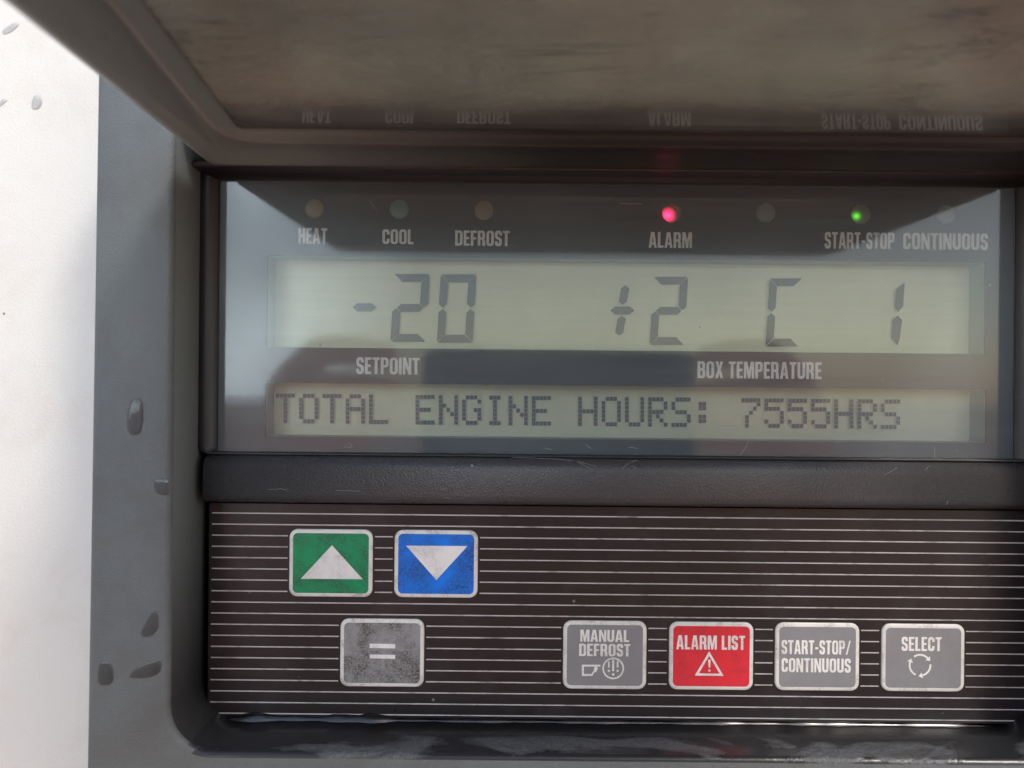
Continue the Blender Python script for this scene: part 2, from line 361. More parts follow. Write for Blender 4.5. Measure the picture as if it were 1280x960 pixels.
m, nt, out = new_mat('water')
tr = N(nt, 'ShaderNodeBsdfTransparent'); tr.inputs[0].default_value = (.88, .86, .86, 1)
gl = N(nt, 'ShaderNodeBsdfGlossy', Roughness=.04); fr = N(nt, 'ShaderNodeFresnel', IOR=1.4); mx = nt.nodes.new('ShaderNodeMixShader')
nt.links.new(fr.outputs[0], mx.inputs[0]); nt.links.new(tr.outputs[0], mx.inputs[1]); nt.links.new(gl.outputs[0], mx.inputs[2]); nt.links.new(mx.outputs[0], out.inputs[0]); M['water'] = m
m, nt, out = new_mat('water_clear')
tr = N(nt, 'ShaderNodeBsdfTransparent'); tr.inputs[0].default_value = (.985, .985, .985, 1)
gl = N(nt, 'ShaderNodeBsdfGlossy', Roughness=.04); fr = N(nt, 'ShaderNodeFresnel', IOR=1.33); mx = nt.nodes.new('ShaderNodeMixShader')
nt.links.new(fr.outputs[0], mx.inputs[0]); nt.links.new(tr.outputs[0], mx.inputs[1]); nt.links.new(gl.outputs[0], mx.inputs[2]); nt.links.new(mx.outputs[0], out.inputs[0]); M['water_clear'] = m
m, nt, out = new_mat('standing_water')
tr = N(nt, 'ShaderNodeBsdfTransparent'); tr.inputs[0].default_value = (.6, .6, .62, 1)
gl = N(nt, 'ShaderNodeBsdfGlossy', Roughness=.22); fr = N(nt, 'ShaderNodeFresnel', IOR=2.0); mx = nt.nodes.new('ShaderNodeMixShader')
nt.links.new(fr.outputs[0], mx.inputs[0]); nt.links.new(tr.outputs[0], mx.inputs[1]); nt.links.new(gl.outputs[0], mx.inputs[2]); nt.links.new(mx.outputs[0], out.inputs[0]); M['standing_water'] = m
# wet lower lip: dark plastic with grainy residue and painted-in pale sky reflection on the wet patches
m, nt, out = new_mat('wet_plastic'); p = N(nt, 'ShaderNodeBsdfPrincipled'); nt.links.new(p.outputs[0], out.inputs[0])
v = coords(nt, (.45, 1, 1)); msk = ramp(nt, noise(nt, v, 70, 6, .6, .6), .50, .56)
spy = nt.nodes.new('ShaderNodeSeparateXYZ'); nt.links.new(coords(nt), spy.inputs[0])
fr_ = N(nt, 'ShaderNodeMapRange'); nt.links.new(math_(nt, 'ADD', spy.outputs[1], math_(nt, 'MULTIPLY', noise(nt, coords(nt, (.5, 1, 1)), 45, 4), .010)), fr_.inputs[0])
fr_.inputs[1].default_value = -.0035; fr_.inputs[2].default_value = -.005; msk = math_(nt, 'MULTIPLY', msk, fr_.outputs[0])
grain = noise(nt, coords(nt), 1500, 3, .7)
nt.links.new(mixc(nt, msk, (.022, .022, .024), mixc(nt, ramp(nt, grain, .35, .8), (.055, .057, .060), (.15, .157, .168))), p.inputs['Base Color'])
nt.links.new(math_(nt, 'ADD', math_(nt, 'MULTIPLY', msk, .2), .26), p.inputs['Roughness'])
nt.links.new(bump(nt, math_(nt, 'ADD', math_(nt, 'MULTIPLY', grain, msk), noise(nt, coords(nt), 160, 3)), .5, .0004), p.inputs['Normal'])
M['wet_plastic'] = m

# ------------------------------------------------------------------ setting: ground
mb = MB(); L = 60000
a = [mb.vert(x, h, -1300) for x, h in ((-L, -L), (L, -L), (L, L), (-L, L))]; mb.face(a[::-1])
gm, nt, out = new_mat('paving'); p = N(nt, 'ShaderNodeBsdfPrincipled', Roughness=.85); nt.links.new(p.outputs[0], out.inputs[0])
br = N(nt, 'ShaderNodeTexBrick', Scale=5.0); nt.links.new(coords(nt), br.inputs['Vector'])
br.inputs['Color1'].default_value = (.60, .32, .20, 1); br.inputs['Color2'].default_value = (.52, .28, .18, 1); br.inputs['Mortar'].default_value = (.2, .17, .15, 1)
nt.links.new(br.outputs[0], p.inputs['Base Color'])
tag(obj('ground', mb, gm), 'reddish brick paving of the yard in front of the unit', None, None, 'structure')

# ------------------------------------------------------------------ white body of the cooling unit
mb = MB()
lp = rr(-620, -900, 640, 700, 40, 6)
def ins(d): return rr(-620+d, -900+d, 640-d, 700-d, 40-d, 6)
mb.slab(lp, -60, -15, 8, 0, None, ins)
body = obj('unit_body', mb, M['white_paint'], None, (0, 0, -900))
tag(body, 'white painted sheet metal body of the trailer cooling unit, left of the grey panel', 'cooling unit')

# ------------------------------------------------------------------ control panel
PX0, PX1, PZ0, PZ1 = -95.6, 150.0, -112.0, 84.0
root = bpy.data.objects.new('control_panel', None); COL.objects.link(root)
ORI[root] = Vector((26, 15, PZ0)); root.location = ORI[root]/1000
root.empty_display_size = .02
tag(root, 'grey plastic refrigeration control panel with green displays, seven keys and a raised smoky lid', 'control panel')

IX0, IZ0, IX1, IZ1 = -77.2, -84.2, 131.0, 61.0        # opening inside the grey rim
def frame_loop(x0, z0, x1, z1, r, h, sl=0.0):
    return [(x-sl*(0.5-(z-PZ0)/(PZ1-PZ0)), h, z) for x, z in rr(x0, z0, x1, z1, r, 8)]
mb = MB()
Lps = [frame_loop(PX0, PZ0, PX1, PZ1, 9, -15, 1.2), frame_loop(PX0, PZ0, PX1, PZ1, 9, 16.4, 1.2), frame_loop(PX0+.5, PZ0+.5, PX1-.5, PZ1-.5, 8.6, 17.5, 1.2),
       frame_loop(PX0+1.6, PZ0+1.6, PX1-1.6, PZ1-1.6, 8, 18, 1.2),
       frame_loop(IX0-1.4, IZ0-1.2, IX1+1.2, IZ1+1.2, (11, 11, 2, 2), 18), frame_loop(IX0-.5, IZ0-.4, IX1+.4, IZ1+.4, (10.4, 10.4, 2, 2), 17.6), frame_loop(IX0, IZ0, IX1, IZ1, (10, 10, 2, 2), 16.6),
       frame_loop(IX0, IZ0, IX1, IZ1, (10, 10, 2, 2), -12)]
ids = [mb.loop(l) for l in Lps]
nL = len(ids[0])
for k in range(len(ids)-1):
    for i in range(nL):
        j = (i+1) % nL
        zm = max(Lps[k][i][2], Lps[k][j][2])
        mat = 0
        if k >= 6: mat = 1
        if k >= 4 and zm < IZ0+6 and min(Lps[k][i][0], Lps[k][j][0]) > IX0+4: mat = 2
        if 3 <= k <= 5 and zm < IZ0+3 and min(Lps[k][i][0], Lps[k][j][0]) > IX0+9: mat = 2
        mb.face((ids[k][i], ids[k][j], ids[k+1][j], ids[k+1][i]), mat, True)
mb.face(ids[-1][::-1], 1)
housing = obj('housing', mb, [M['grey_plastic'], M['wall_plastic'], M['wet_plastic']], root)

# --- top bar above the display: stepped, with a lighter brown ridge
def bar(profile, x0, x1, mats_of, end=True):
    mb = MB(); A = mb.loop([(x0, h, z) for z, h in profile]); Bq = mb.loop([(x1, h, z) for z, h in profile])
    for i in range(len(profile)-1): mb.face((A[i], A[i+1], Bq[i+1], Bq[i]), mats_of(i), True)
    mb.face(A, 0); mb.face(Bq[::-1], 0)
    return mb
prof = [(49.9, -.9), (50.0, 1.6), (50.4, 2.4), (51.0, 3.0), (51.25, 3.6), (51.4, 7.9), (51.7, 8.5), (52.3, 8.5), (52.6, 8.0), (53.2, 7.0), (53.4, -.9)]
o = obj('top_bar', bar(prof, IX0+.1, IX1-.1, lambda i: 1 if i in (5, 6, 7) else 0), [M['dark_plastic'], plastic('brown_ridge', (.075, .05, .045), .5, 1800, .5, dirt=(.15, .12, .10), dirt_scale=300)], root)
# --- crossbar between display and keypad
zt, zb = W(640, 572)[1], W(640, 631)[1]
prof = [(zt+.5, -.9), (zt+.45, 1.6), (zt+.1, 3.0), (zt-.7, 4.2), (zt-1.9, 4.9), (zt-3.0, 5.1), (zb+3.0, 5.3), (zb+1.9, 5.1), (zb+1.0, 4.4), (zb+.5, 3.0), (zb+.35, 1.2), (zb+.3, -.9)]
obj('crossbar', bar(prof[::-1], IX0+2.2, IX1-.1, lambda i: 0), [M['bar_plastic']], root)

# --- display window: black bezel with two cut-outs
gx0, gz1 = W(277, 226); gx1, gz0 = W(1263, 574)
l1 = (W(333, 400)[0], W(760, 438)[1], W(1233, 380)[0], W(760, 323)[1])
l2 = (W(331, 520)[0], W(760, 549.5)[1], W(1234, 520)[0], W(760, 482.5)[1])
mb = MB()
mb.flat([rr(gx0-4.2, gz0-.3, gx1+5, gz1+1.5, .3, 2), rr(*l1, .35, 3)[::-1], rr(*l2, .35, 3)[::-1]], 0, 0)
for lq in (l1, l2):
    q = rr(*lq, .35, 3)
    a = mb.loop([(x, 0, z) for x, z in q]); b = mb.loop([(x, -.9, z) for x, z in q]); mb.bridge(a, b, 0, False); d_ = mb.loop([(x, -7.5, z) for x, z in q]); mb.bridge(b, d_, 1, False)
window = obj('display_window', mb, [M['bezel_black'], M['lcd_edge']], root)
# raised frame lip round the glass
mb = MB()
o1 = rr(gx0-4.4, gz0-.4, gx1+6, gz1+1.2, (3, 1, 1, 1), 5); o2 = rr(gx0-2.0, gz0+.1, gx1+3, gz1+.7, (1.6, .6, .6, .6), 5); o3 = rr(gx0-.15, gz0+.15, gx1+.15, gz1+.3, (.8, .4, .4, .4), 5)
a = mb.loop([(x, 3.0, z) for x, z in o1]); b = mb.loop([(x, 2.6, z) for x, z in o2]); c_ = mb.loop([(x, 1.2, z) for x, z in o3]); d = mb.loop([(x, .06, z) for x, z in o3]); z0_ = mb.loop([(x, .06, z) for x, z in o1])
mb.bridge(a, b); mb.bridge(b, c_); mb.bridge(c_, d); mb.bridge(z0_, a)
obj('window_frame', mb, [M['dark_plastic']], root)
# glass over the bezel
mb = MB(); q = rr(gx0, gz0+.2, gx1, gz1+.2, .4, 3)
mb.flat([q], .9); a = mb.loop([(x, .9, z) for x, z in q]); b = mb.loop([(x, .5, z) for x, z in q]); mb.bridge(a, b, 0, False)
obj('glass', mb, [M['window_glass']], root)

def caption(txt, x0, x1, yt, yb, h, parent, mat):
    xm = (x0+x1)/2; X0, Zt = W(x0, yt, h); X1, _ = W(x1, yt, h); _, Zb = W(x0, yb, h)
    mb = MB()
    for poly in text_loops(txt, X0, X1, Zb, Zt): mb.flat(poly, h)
    o = obj('caption', mb, [mat], parent, ORI[parent])
    return o
for t in (('HEAT', 373, 409, 285, 304.5), ('COOL', 478, 517, 286.5, 305), ('DEFROST', 569, 637, 288, 307), ('ALARM', 811, 865, 290, 309.5),
          ('START-STOP', 1031, 1118, 290, 310.5), ('CONTINUOUS', 1129, 1235, 291, 311.5), ('SETPOINT', 445.5, 524.5, 446.5, 467.5), ('BOX TEMPERATURE', 872, 1027, 451.5, 472.5)):
    caption(*t, .06, window, M['print_white'])

# --- indicator lamps
lamps = [(393, 261, 'lamp_amber'), (499, 262, 'lamp_teal'), (605, 263, 'lamp_amber'), (840, 266, 'red'), (957, 266, 'lamp_off'), (1076, 268, 'green'), (1182, 269, 'lamp_off')]
for px, py, k in lamps:
    X, Z = W(px, py); mb = MB()
    q = circ(X, Z, 2.45, 32)
    a = mb.loop([(x, .03, z) for x, z in q]); rings = [a]
    for rr_, hh in ((2.35, .14), (1.8, .22), (1.0, .27)): rings.append(mb.loop([(x, hh, z) for x, z in circ(X, Z, rr_, 32)]))
    for u, w_ in zip(rings, rings[1:]): mb.bridge(u, w_)
    mb.face(rings[-1], 0, True)
    if k == 'red': mt = lamp_lit('lamp_red_lit', (.25, .16, .15), (1.0, .02, .10), 4.2, (W(834.5, 269.5)[0]/1000, -.0002, W(834.5, 269.5)[1]/1000), .0022)
    elif k == 'green': mt = lamp_lit('lamp_green_lit', (.17, .19, .16), (.12, .9, .02), .9, (W(1070, 270.5)[0]/1000, -.0002, W(1070, 270.5)[1]/1000), .0016)
    else: mt = M[k]
    o = obj('indicator_lamp', mb, [mt], root, (X, 0, Z))
    if k == 'red': o['label'] = 'lit red alarm lamp'
    if k == 'green': o['label'] = 'lit green start-stop lamp'

# --- number display
def lcd(name, lq, right_px):
    mb = MB(); xr = W(right_px, 450)[0]
    x0, z0, x1, z1 = lq
    a = [mb.vert(*p) for p in ((x0-1, -7.5, z0-1), (x1+1, -7.5, z0-1), (x1+1, -7.5, z1+1), (x0-1, -7.5, z1+1))]; mb.face(a, 0)
    return obj(name, mb, [M['lcd_back']], root)
HS = -6.8        # ink layer
ldisp = lcd('number_display', l1, 1214)
mdisp = lcd('message_display', l2, 1213)

def seg_digit(px0, px1, pyt, pyb, segs, slant=5.0, t=9.6):
    """seven-segment figure; segments inside box, slanted (px)"""
    mb = MB(); w, hgt = (px1-px0-slant), (pyb-pyt)
    g = .7; m_ = hgt/2
    def P(x, y): sh = slant*(1-y/hgt); return W(px0+x+sh, pyt+y, HS)
    S = {'a': [(g, 0), (w-g, 0), (w-t-g, t), (t+g, t)], 'd': [(t+g, hgt-t), (w-t-g, hgt-t), (w-g, hgt), (g, hgt)],
         'g': [(t*.55+g, m_), (t+g, m_-t/2), (w-t-g, m_-t/2), (w-t*.55-g, m_), (w-t-g, m_+t/2), (t+g, m_+t/2)],
         'f': [(0, g*1.5), (t, t+g*1.5), (t, m_-t/2-g), (t*.5, m_-g), (0, m_-t/2)], 'e': [(0, m_+t/2), (t*.5, m_+g), (t, m_+t/2+g), (t, hgt-t-g*1.5), (0, hgt-g*1.5)],
         'b': [(w, g*1.5), (w-t, t+g*1.5), (w-t, m_-t/2-g), (w-t*.5, m_-g), (w, m_-t/2)], 'c': [(w, m_+t/2), (w-t*.5, m_+g), (w-t, m_+t/2+g), (w-t, hgt-t-g*1.5), (w, hgt-g*1.5)]}
    for s_ in segs:
        q = [P(x, y) for x, y in S[s_]]
        ar = sum(q[i-1][0]*q[i][1]-q[i][0]*q[i-1][1] for i in range(len(q)))
        mb.flat([q if ar > 0 else q[::-1]], HS)
    return obj('digit', mb, [M['lcd_ink']], ldisp, ORI[ldisp])
seg_digit(488, 537, 342.5, 427, 'abged')
seg_digit(546, 595.5, 343, 428, 'abcdef')
seg_digit(812, 860, 346, 431, 'abged')
seg_digit(957, 1003, 348, 433, 'afed')
def bars(plist):
    mb = MB()
    for q in plist:
        q = [W(x, y, HS) for x, y in q]; ar = sum(q[i-1][0]*q[i][1]-q[i][0]*q[i-1][1] for i in range(len(q)))
        mb.flat([q if ar > 0 else q[::-1]], HS)
    return mb
hexh = lambda x0, x1, y, t: [(x0, y), (x0+t*.6, y-t/2), (x1-t*.6, y-t/2), (x1, y), (x1-t*.6, y+t/2), (x0+t*.6, y+t/2)]
def hexv(x0, y0, x1, y1, t): return [(x0, y0), (x0+t/2, y0+t*.4), (x1+t/2, y1-t*.4), (x1, y1), (x1-t/2, y1-t*.4), (x0-t/2, y0+t*.4)]
obj('minus_sign', bars([hexh(440.5, 470.5, 384, 10)]), [M['lcd_ink']], ldisp, ORI[ldisp])
obj('plus_sign', bars([hexh(763, 793, 388, 10), hexv(781.5, 356.5, 778.5, 381, 10), hexv(777, 394.5, 774, 419.5, 10)]), [M['lcd_ink']], ldisp, ORI[ldisp])
obj('digit', bars([[(1131, 353), (1129, 383), (1122.5, 390), (1118.5, 384), (1120, 362)], [(1122, 394), (1127.5, 400), (1125, 422), (1122, 432), (1114.5, 422), (1116, 400)]]), [M['lcd_ink']], ldisp, ORI[ldisp])

# --- message display: 5 x 7 dot characters
DOT = {'T': '11111 00100 00100 00100 00100 00100 00100', 'O': '01110 10001 10001 10001 10001 10001 01110', 'A': '01110 10001 10001 11111 10001 10001 10001',
       'L': '10000 10000 10000 10000 10000 10000 11111', 'E': '11111 10000 10000 11110 10000 10000 11111', 'N': '10001 10001 11001 10101 10011 10001 10001',
       'G': '01110 10001 10000 10011 10001 10001 01110', 'I': '01110 00100 00100 00100 00100 00100 01110', 'H': '10001 10001 10001 11111 10001 10001 10001',
       'U': '10001 10001 10001 10001 10001 10001 01110', 'R': '11110 10001 10001 11110 10100 10010 10001', 'S': '01111 10000 10000 01110 00001 00001 11110',
       ':': '00000 01100 01100 00000 01100 01100 00000', '7': '11111 00001 00010 00100 01000 01000 01000', '5': '11111 10000 11110 00001 00001 10001 01110'}
DOT['A'] = '01110 10001 10001 11111 10001 10001 10001'
for i, chn in enumerate('TOTAL ENGINE HOURS: 7555HRS'):
    if chn == ' ': continue
    mb = MB(); x0 = 344.5+29.1*i; y0 = 491.8+i*29.1*ROLL
    for r_, row in enumerate(DOT[chn].split()):
        for k, bit in enumerate(row):
            if bit == '1':
                xa, ya = x0+k*4.85+.25, y0+r_*5.3+.22
                q = [W(xa, ya+4.9, HS), W(xa+4.4, ya+4.9, HS), W(xa+4.4, ya, HS), W(xa, ya, HS)]
                mb.face([mb.vert(x, HS, z) for x, z in q])
    obj('character', mb, [M['dot_ink']], mdisp, ORI[mdisp])

def marks(name, lines, h, t, parent, mat):
    for ln in lines:
        mb = MB()
        for lp_ in stroke([W(x, y, h) for x, y in ln], t):
            ar = sum(lp_[i-1][0]*lp_[i][1]-lp_[i][0]*lp_[i-1][1] for i in range(len(lp_))); mb.flat([lp_ if ar > 0 else lp_[::-1]], h)
        obj(name, mb, [mat], parent, ORI[parent])
M['scratch'] = plastic('scratch', (.30, .30, .29), .6, 2500, .05)
marks('scratch', [[(937, 549), (932, 559), (925, 569.5)], [(1168, 559), (1168.6, 566), (1168.3, 573)], [(865, 531), (890, 532.2), (925, 532)], [(430, 559), (440, 559.5)], [(437, 553), (439.5, 558.5), (441, 557)],
   [(680, 560), (690, 562)], [(732, 556), (738, 560), (740, 560.5)], [(785, 560), (790, 559), (797, 561)], [(1195, 562.5), (1197.5, 564)], [(1103, 473), (1104, 477)], [(462, 250), (470, 262)], [(774, 254), (790, 255), (803, 254.5)]], .95, .09, window, M['scratch'])
cbm = [[(640, 571.5), (700, 574), (722, 577), (733, 583), (740, 587)], [(715, 576), (728, 578), (745, 583)], [(797, 575), (787, 578), (777, 586)], [(790, 582), (797, 587)], [(1122, 584), (1113, 590), (1105, 594)], [(1163, 581), (1156, 588)], [(334, 612), (352, 611), (360, 613)], [(420, 613), (450, 614)], [(555, 622), (562, 622.5)], [(1185, 626), (1183, 631)]]
crossbar = [o_ for o_ in root.children if o_.name.startswith('crossbar')][0]
marks('scratch', cbm, 5.42, .06, crossbar, M['scratch'])
# --- keypad membrane with printed stripes
kx0, kz0 = W(259, 895); kx1 = IX1-1; kz1 = W(640, 632)[1]
mb = MB()
def kin(d): return rr(kx0+d, kz0+d, kx1-d, kz1-d*.2, (4.2-d, 2, .5, .5), 6)
mb.slab(kin(0), -.9, .4, .25, 0, 0, kin)
keys = [('green', 363, 660, 466, 746), ('blue', 494, 661, 597, 747), ('worn', 426.5, 771.5, 530, 858), ('defrost', 704, 774, 807, 861), ('alarm', 836, 775.5, 940, 862), ('start', 968, 776.5, 1072, 863), ('select', 1100.5, 778, 1203, 864)]
K = []
for k in keys:
    X0, Z1 = W(k[1], k[2]+ (k[3]-k[1])*ROLL/2); X1, Z0 = W(k[3], k[4]-(k[3]-k[1])*ROLL/2)
    K.append((k[0], X0, Z0, X1, Z1))
for i in range(19):
    z = W(262, 640.6+13.87*i)[1]; hw = .145
    cuts = sorted((kk[1]-.5, kk[3]+.5) for kk in K if kk[2]-.4 < z < kk[4]+.4)
    x = kx0+.9 + (1.2 if i == 18 else 0)
    for a_, b_ in cuts+[(kx1-.8, None)]:
        if a_ > x: mb.face([mb.vert(*q) for q in ((x, .44, z-hw), (a_, .44, z-hw), (a_, .44, z+hw), (x, .44, z+hw))], 1)
        x = b_
keypad = obj('keypad', mb, [M['membrane'], M['stripe_white']], root)

def symbol(parent, polys, h, mat):
    mb = MB()
    for poly in polys: mb.flat([[W(x, y, h) for x, y in lp] for lp in poly], h)
    return obj('symbol', mb, [mat], parent, ORI[parent])
kmat = {'green': 'key_green', 'blue': 'key_blue', 'worn': 'key_grey_worn', 'defrost': 'key_grey', 'alarm': 'key_red', 'start': 'key_grey', 'select': 'key_grey'}
klab = {'green': 'green up arrow key', 'blue': 'blue down arrow key', 'worn': 'worn grey key with an equals sign', 'defrost': 'grey manual defrost key', 'alarm': 'red alarm list key', 'start': 'grey start-stop continuous key', 'select': 'grey select key'}
HK = .95
KO = {}
for nm, X0, Z0, X1, Z1 in K:
    mb = MB()
    inn = lambda d: rr(X0+d, Z0+d, X1-d, Z1-d, 2.1-d, 6)
    A = [(inn(0), .4), (inn(0), .62), (inn(.12), .8), (inn(.3), .88)]
    ids = [mb.loop([(x, h, z) for x, z in l]) for l, h in A]
    for u, w_ in zip(ids, ids[1:]): mb.bridge(u, w_, 0)
    bl = inn(.95); b2 = mb.loop([(x, .9, z) for x, z in bl]); mb.bridge(ids[-1], b2, 0)
    mb.flat([inn(.95)], .9, 1)
    o = obj('key', mb, [M['key_white'], M[kmat[nm]]], root, ((X0+X1)/2, 0, (Z0+Z1)/2)); o['label'] = klab[nm]; KO[nm] = o
kw = plastic('key_ink', (.86, .85, .83), .4, 900, .06, dirt=(.35, .33, .31), dirt_scale=170, dirt_lo=.58, dirt_hi=.76, grit=True)
symbol(KO['green'], [[[(376, 723.5), (453.5, 724), (415, 681.5)]]], HK, kw)
symbol(KO['blue'], [[[(507.5, 682), (584.5, 682.5), (545.5, 725)]]], HK, kw)
symbol(KO['worn'], [[[(462, 804.5), (494, 805), (494, 810.5), (462, 810)]], [[(462, 818), (494, 818.5), (494, 823.5), (462, 823)]]], HK, kw)
caption('MANUAL', 725.5, 786.5, 787, 802, HK, KO['defrost'], kw); caption('DEFROST', 724, 788, 804.5, 820, HK, KO['defrost'], kw)
caption('ALARM LIST', 845.5, 931.5, 794, 811.5, HK, KO['alarm'], kw)
caption('START-STOP/', 977, 1063.5, 800, 817.5, HK, KO['start'], kw); caption('CONTINUOUS', 977, 1063.5, 822.5, 840, HK, KO['start'], kw)
caption('SELECT', 1127, 1177, 796, 813.5, HK, KO['select'], kw)
flip = lambda L_: [[(x, y) for x, y in l] for l in L_]
# pointing hand and defrost dial
symbol(KO['defrost'], [[[(727.3, 830.8), (750.5, 830.8), (750.5, 833.0), (745.6, 833.4), (747.6, 835.2), (745.4, 839.6), (742.0, 841.2), (740.6, 844.9), (727.3, 844.9)], [(729.8, 833.2), (743.2, 833.2), (742.0, 838.6), (739.2, 842.5), (729.8, 842.5)]],
       [circ(766.5, 835.5, 13.6), circ(766.5, 835.5, 11.6)], [[(765.3, 824.6), (767.7, 824.6), (767.7, 839), (765.3, 839)]], [[(760, 827), (762, 826), (762, 834.5), (760, 834.5)]], [[(771, 826), (773, 827), (773, 834.5), (771, 834.5)]],
       [circ(761, 838.5, 1.5, 10)], [circ(772, 838.5, 1.5, 10)], [circ(766.5, 843, 1.7, 10)]], HK, kw)
symbol(KO['alarm'], [flip(stroke([(886.5, 817), (902, 843.5), (871, 843)], 2.8, 0, True)), [[(885.2, 824.5), (888.2, 824.5), (887.6, 834.5), (885.8, 834.5)]], [circ(886.7, 838.3, 1.6, 12)]], HK, kw)
def arc_arrow(cx, cy, r, a0, a1, t=2.4):
    pts = [(cx+r*math.cos(R(a0+(a1-a0)*i/10)), cy+r*math.sin(R(a0+(a1-a0)*i/10))) for i in range(11)]
    e = pts[-1]; d = Vector((-math.sin(R(a1)), math.cos(R(a1)))) * (1 if a1 > a0 else -1); nn = Vector((-d.y, d.x)); e = Vector(e)
    tip = e+d*5.0; q1 = e+nn*4.0; q2 = e-nn*4.0
    return [flip(stroke(pts, t)), [[tuple(e+d*.1+nn*3.8), tuple(tip), tuple(e+d*.1-nn*3.8)]]]
sy = []
for a0 in (-125, -5, 115): sy += arc_arrow(1150, 831.5, 13, a0, a0+82)
symbol(KO['select'], sy, HK, kw)

# ------------------------------------------------------------------ lid, swung up on its hinge
TA = R(5.0); LX0, LX1, LZ = -73.0, 127.0, 52.0
TAPER = math.tan(R(2.5))
def LP(x, u, w):       # lid coordinates -> (X, h, Z); x is at the hinge, lid narrows a little outwards
    xm = (LX0+LX1)/2
    xx = xm+(x-xm)*(1-u*TAPER/((LX1-LX0)/2))
    return (xx, u*math.cos(TA)+w*math.sin(TA)*-1, LZ+u*math.sin(TA)+w*math.cos(TA))
def lloop(x0, u0, x1, u1, r, w, wf=None):
    out = []
    for x, u in rr(x0, u0, x1, u1, r, 8):
        ww = w if wf is None else w+(wf-w)*max(0, min(1, (u-20)/(100-20)))
        out.append(LP(x, u, ww))
    return out
U0, U1 = 9.0, 113.0
ox0, ox1, ou0, ou1 = LX0+12.5, LX1-12.5, 27.0, 97.0
seq = [lloop(ox0-1, ou0-1, ox1+1, ou1+1, 2, 3.2), lloop(LX0+1.5, U0+1, LX1-1.5, U1-1.5, (2, 2, 8, 8), 3.2), lloop(LX0, U0, LX1, U1, (2.6, 2.6, 9, 9), 2), lloop(LX0, U0, LX1, U1, (2.6, 2.6, 9, 9), -1.0, -9.5), lloop(LX0+.5, U0+.3, LX1-.5, U1-.5, (2.4, 2.4, 8.6, 8.6), -1.5, -10.4),
       lloop(LX0+1.8, U0+1.4, LX1-1.8, U1-1.8, (2, 2, 8, 8), -1.6, -10.6), lloop(LX0+2.6, U0+2.2, LX1-2.6, U1-2.6, (2, 2, 7.5, 7.5), -1.4, -10), lloop(LX0+4.6, U0+5.0, LX1-4.6, U1-5, (2.5, 2.5, 7, 7), -.6),
       lloop(LX0+7.6, U0+13.0, LX1-7.6, U1-9, 9.5, -.6), lloop(LX0+8.0, U0+13.6, LX1-8.0, U1-9.6, 9.3, -1.7), lloop(LX0+9.4, U0+15.2, LX1-9.4, U1-11, 8.6, -1.7), lloop(LX0+9.9, U0+16.0, LX1-9.9, U1-11.5, 8.2, -.8),
       lloop(ox0, ou0, ox1, ou1, 1.6, -.5), lloop(ox0, ou0, ox1, ou1, 1.6, 0.05)]
mb = MB(); ids = [mb.loop(l) for l in seq]
for k, (u, w_) in enumerate(zip(ids, ids[1:])): mb.bridge(u, w_, 1 if k == 9 else 0)
lid = obj('lid', mb, [M['lid_plastic'], plastic('lid_bead', (.06, .04, .035), .45, 1800, .3, veil=(.29, .29, .28))], root, LP(LX0, 0, 0))
lid['label'] = 'clear smoky lid swung open above the display'
mb = MB(); q = [LP(x, u, 0.1) for x, u in rr(ox0-.8, ou0-.8, ox1+.8, ou1+.8, 1.6, 8)]; q2 = [LP(x, u, 2.1) for x, u in rr(ox0-.8, ou0-.8, ox1+.8, ou1+.8, 1.6, 8)]
a = mb.loop(q); b = mb.loop(q2); mb.bridge(a, b, 0, False); mb.face(a); mb.face(b[::-1])
obj('pane', mb, [M['lid_pane']], lid, ORI[lid])
# hinge barrel
mb = MB(); A = mb.loop([(LX0+4, 6.2+2.6*math.cos(t_), 58.2+2.6*math.sin(t_)) for t_ in [i*math.pi/8 for i in range(16)]]); Bq = mb.loop([(LX1-4, 6.2+2.6*math.cos(t_), 58.2+2.6*math.sin(t_)) for t_ in [i*math.pi/8 for i in range(16)]])
mb.bridge(A, Bq); mb.face(A[::-1]); mb.face(Bq)
obj('hinge', mb, [M['dark_plastic']], root)

# ------------------------------------------------------------------ water
def drop(outline_px, h, height, label, mat='water'):
    P = [W(x, y, h) for x, y in outline_px]
    P = [(v.x, v.y) for v in rnd_path(P, 30, True, 4)]
    if label.startswith(('flat', 'shallow')):
        mx_ = sum(p[0] for p in P)/len(P); mz_ = sum(p[1] for p in P)/len(P); P = [(mx_+(p[0]-mx_)*.85, mz_+(p[1]-mz_)*.8) for p in P]
    cx = sum(p[0] for p in P)/len(P); cz = sum(p[1] for p in P)/len(P)
    mb = MB(); rings = []
    for k in range(6):
        t_ = k/6*math.pi/2; sc = math.cos(t_)**.8
        rings.append(mb.loop([(cx+(x-cx)*sc, h+.02+height*math.sin(t_), cz+(z-cz)*sc) for x, z in P]))
    for u, w_ in zip(rings, rings[1:]): mb.bridge(u, w_)
    tip = mb.vert(cx, h+.02+height, cz)
    n = len(P)
    for i in range(n): mb.face((rings[-1][i], rings[-1][(i+1) % n], tip), 0, True)
    o = obj('water_drop', mb, [M[mat]], None, (cx, -h, min(p[1] for p in P)))
    return tag(o, label, 'water drop', 'water drops on the panel and body')
drop([(165, 498), (178, 498), (180, 520), (176, 543), (162, 544), (157, 530), (161, 510)], 18, .3, 'long clear water drop running down the grey rim beside the message display')
drop([(193, 757), (200, 765), (201, 788), (186, 801), (172, 798), (180, 780)], 18, .2, 'flat slanted wet drop on the grey rim, highest of the lower three')
drop([(200, 822), (206, 826), (202, 845), (180, 851), (156, 850), (163, 838), (182, 826)], 18, .2, 'flat pointed wet drop on the grey rim, lying level with the equals key')
drop([(125, 822), (142, 826), (144, 855), (132, 861), (121, 858), (120, 838)], 18, .15, 'shallow round-ended wet drop at the outer edge of the grey rim')
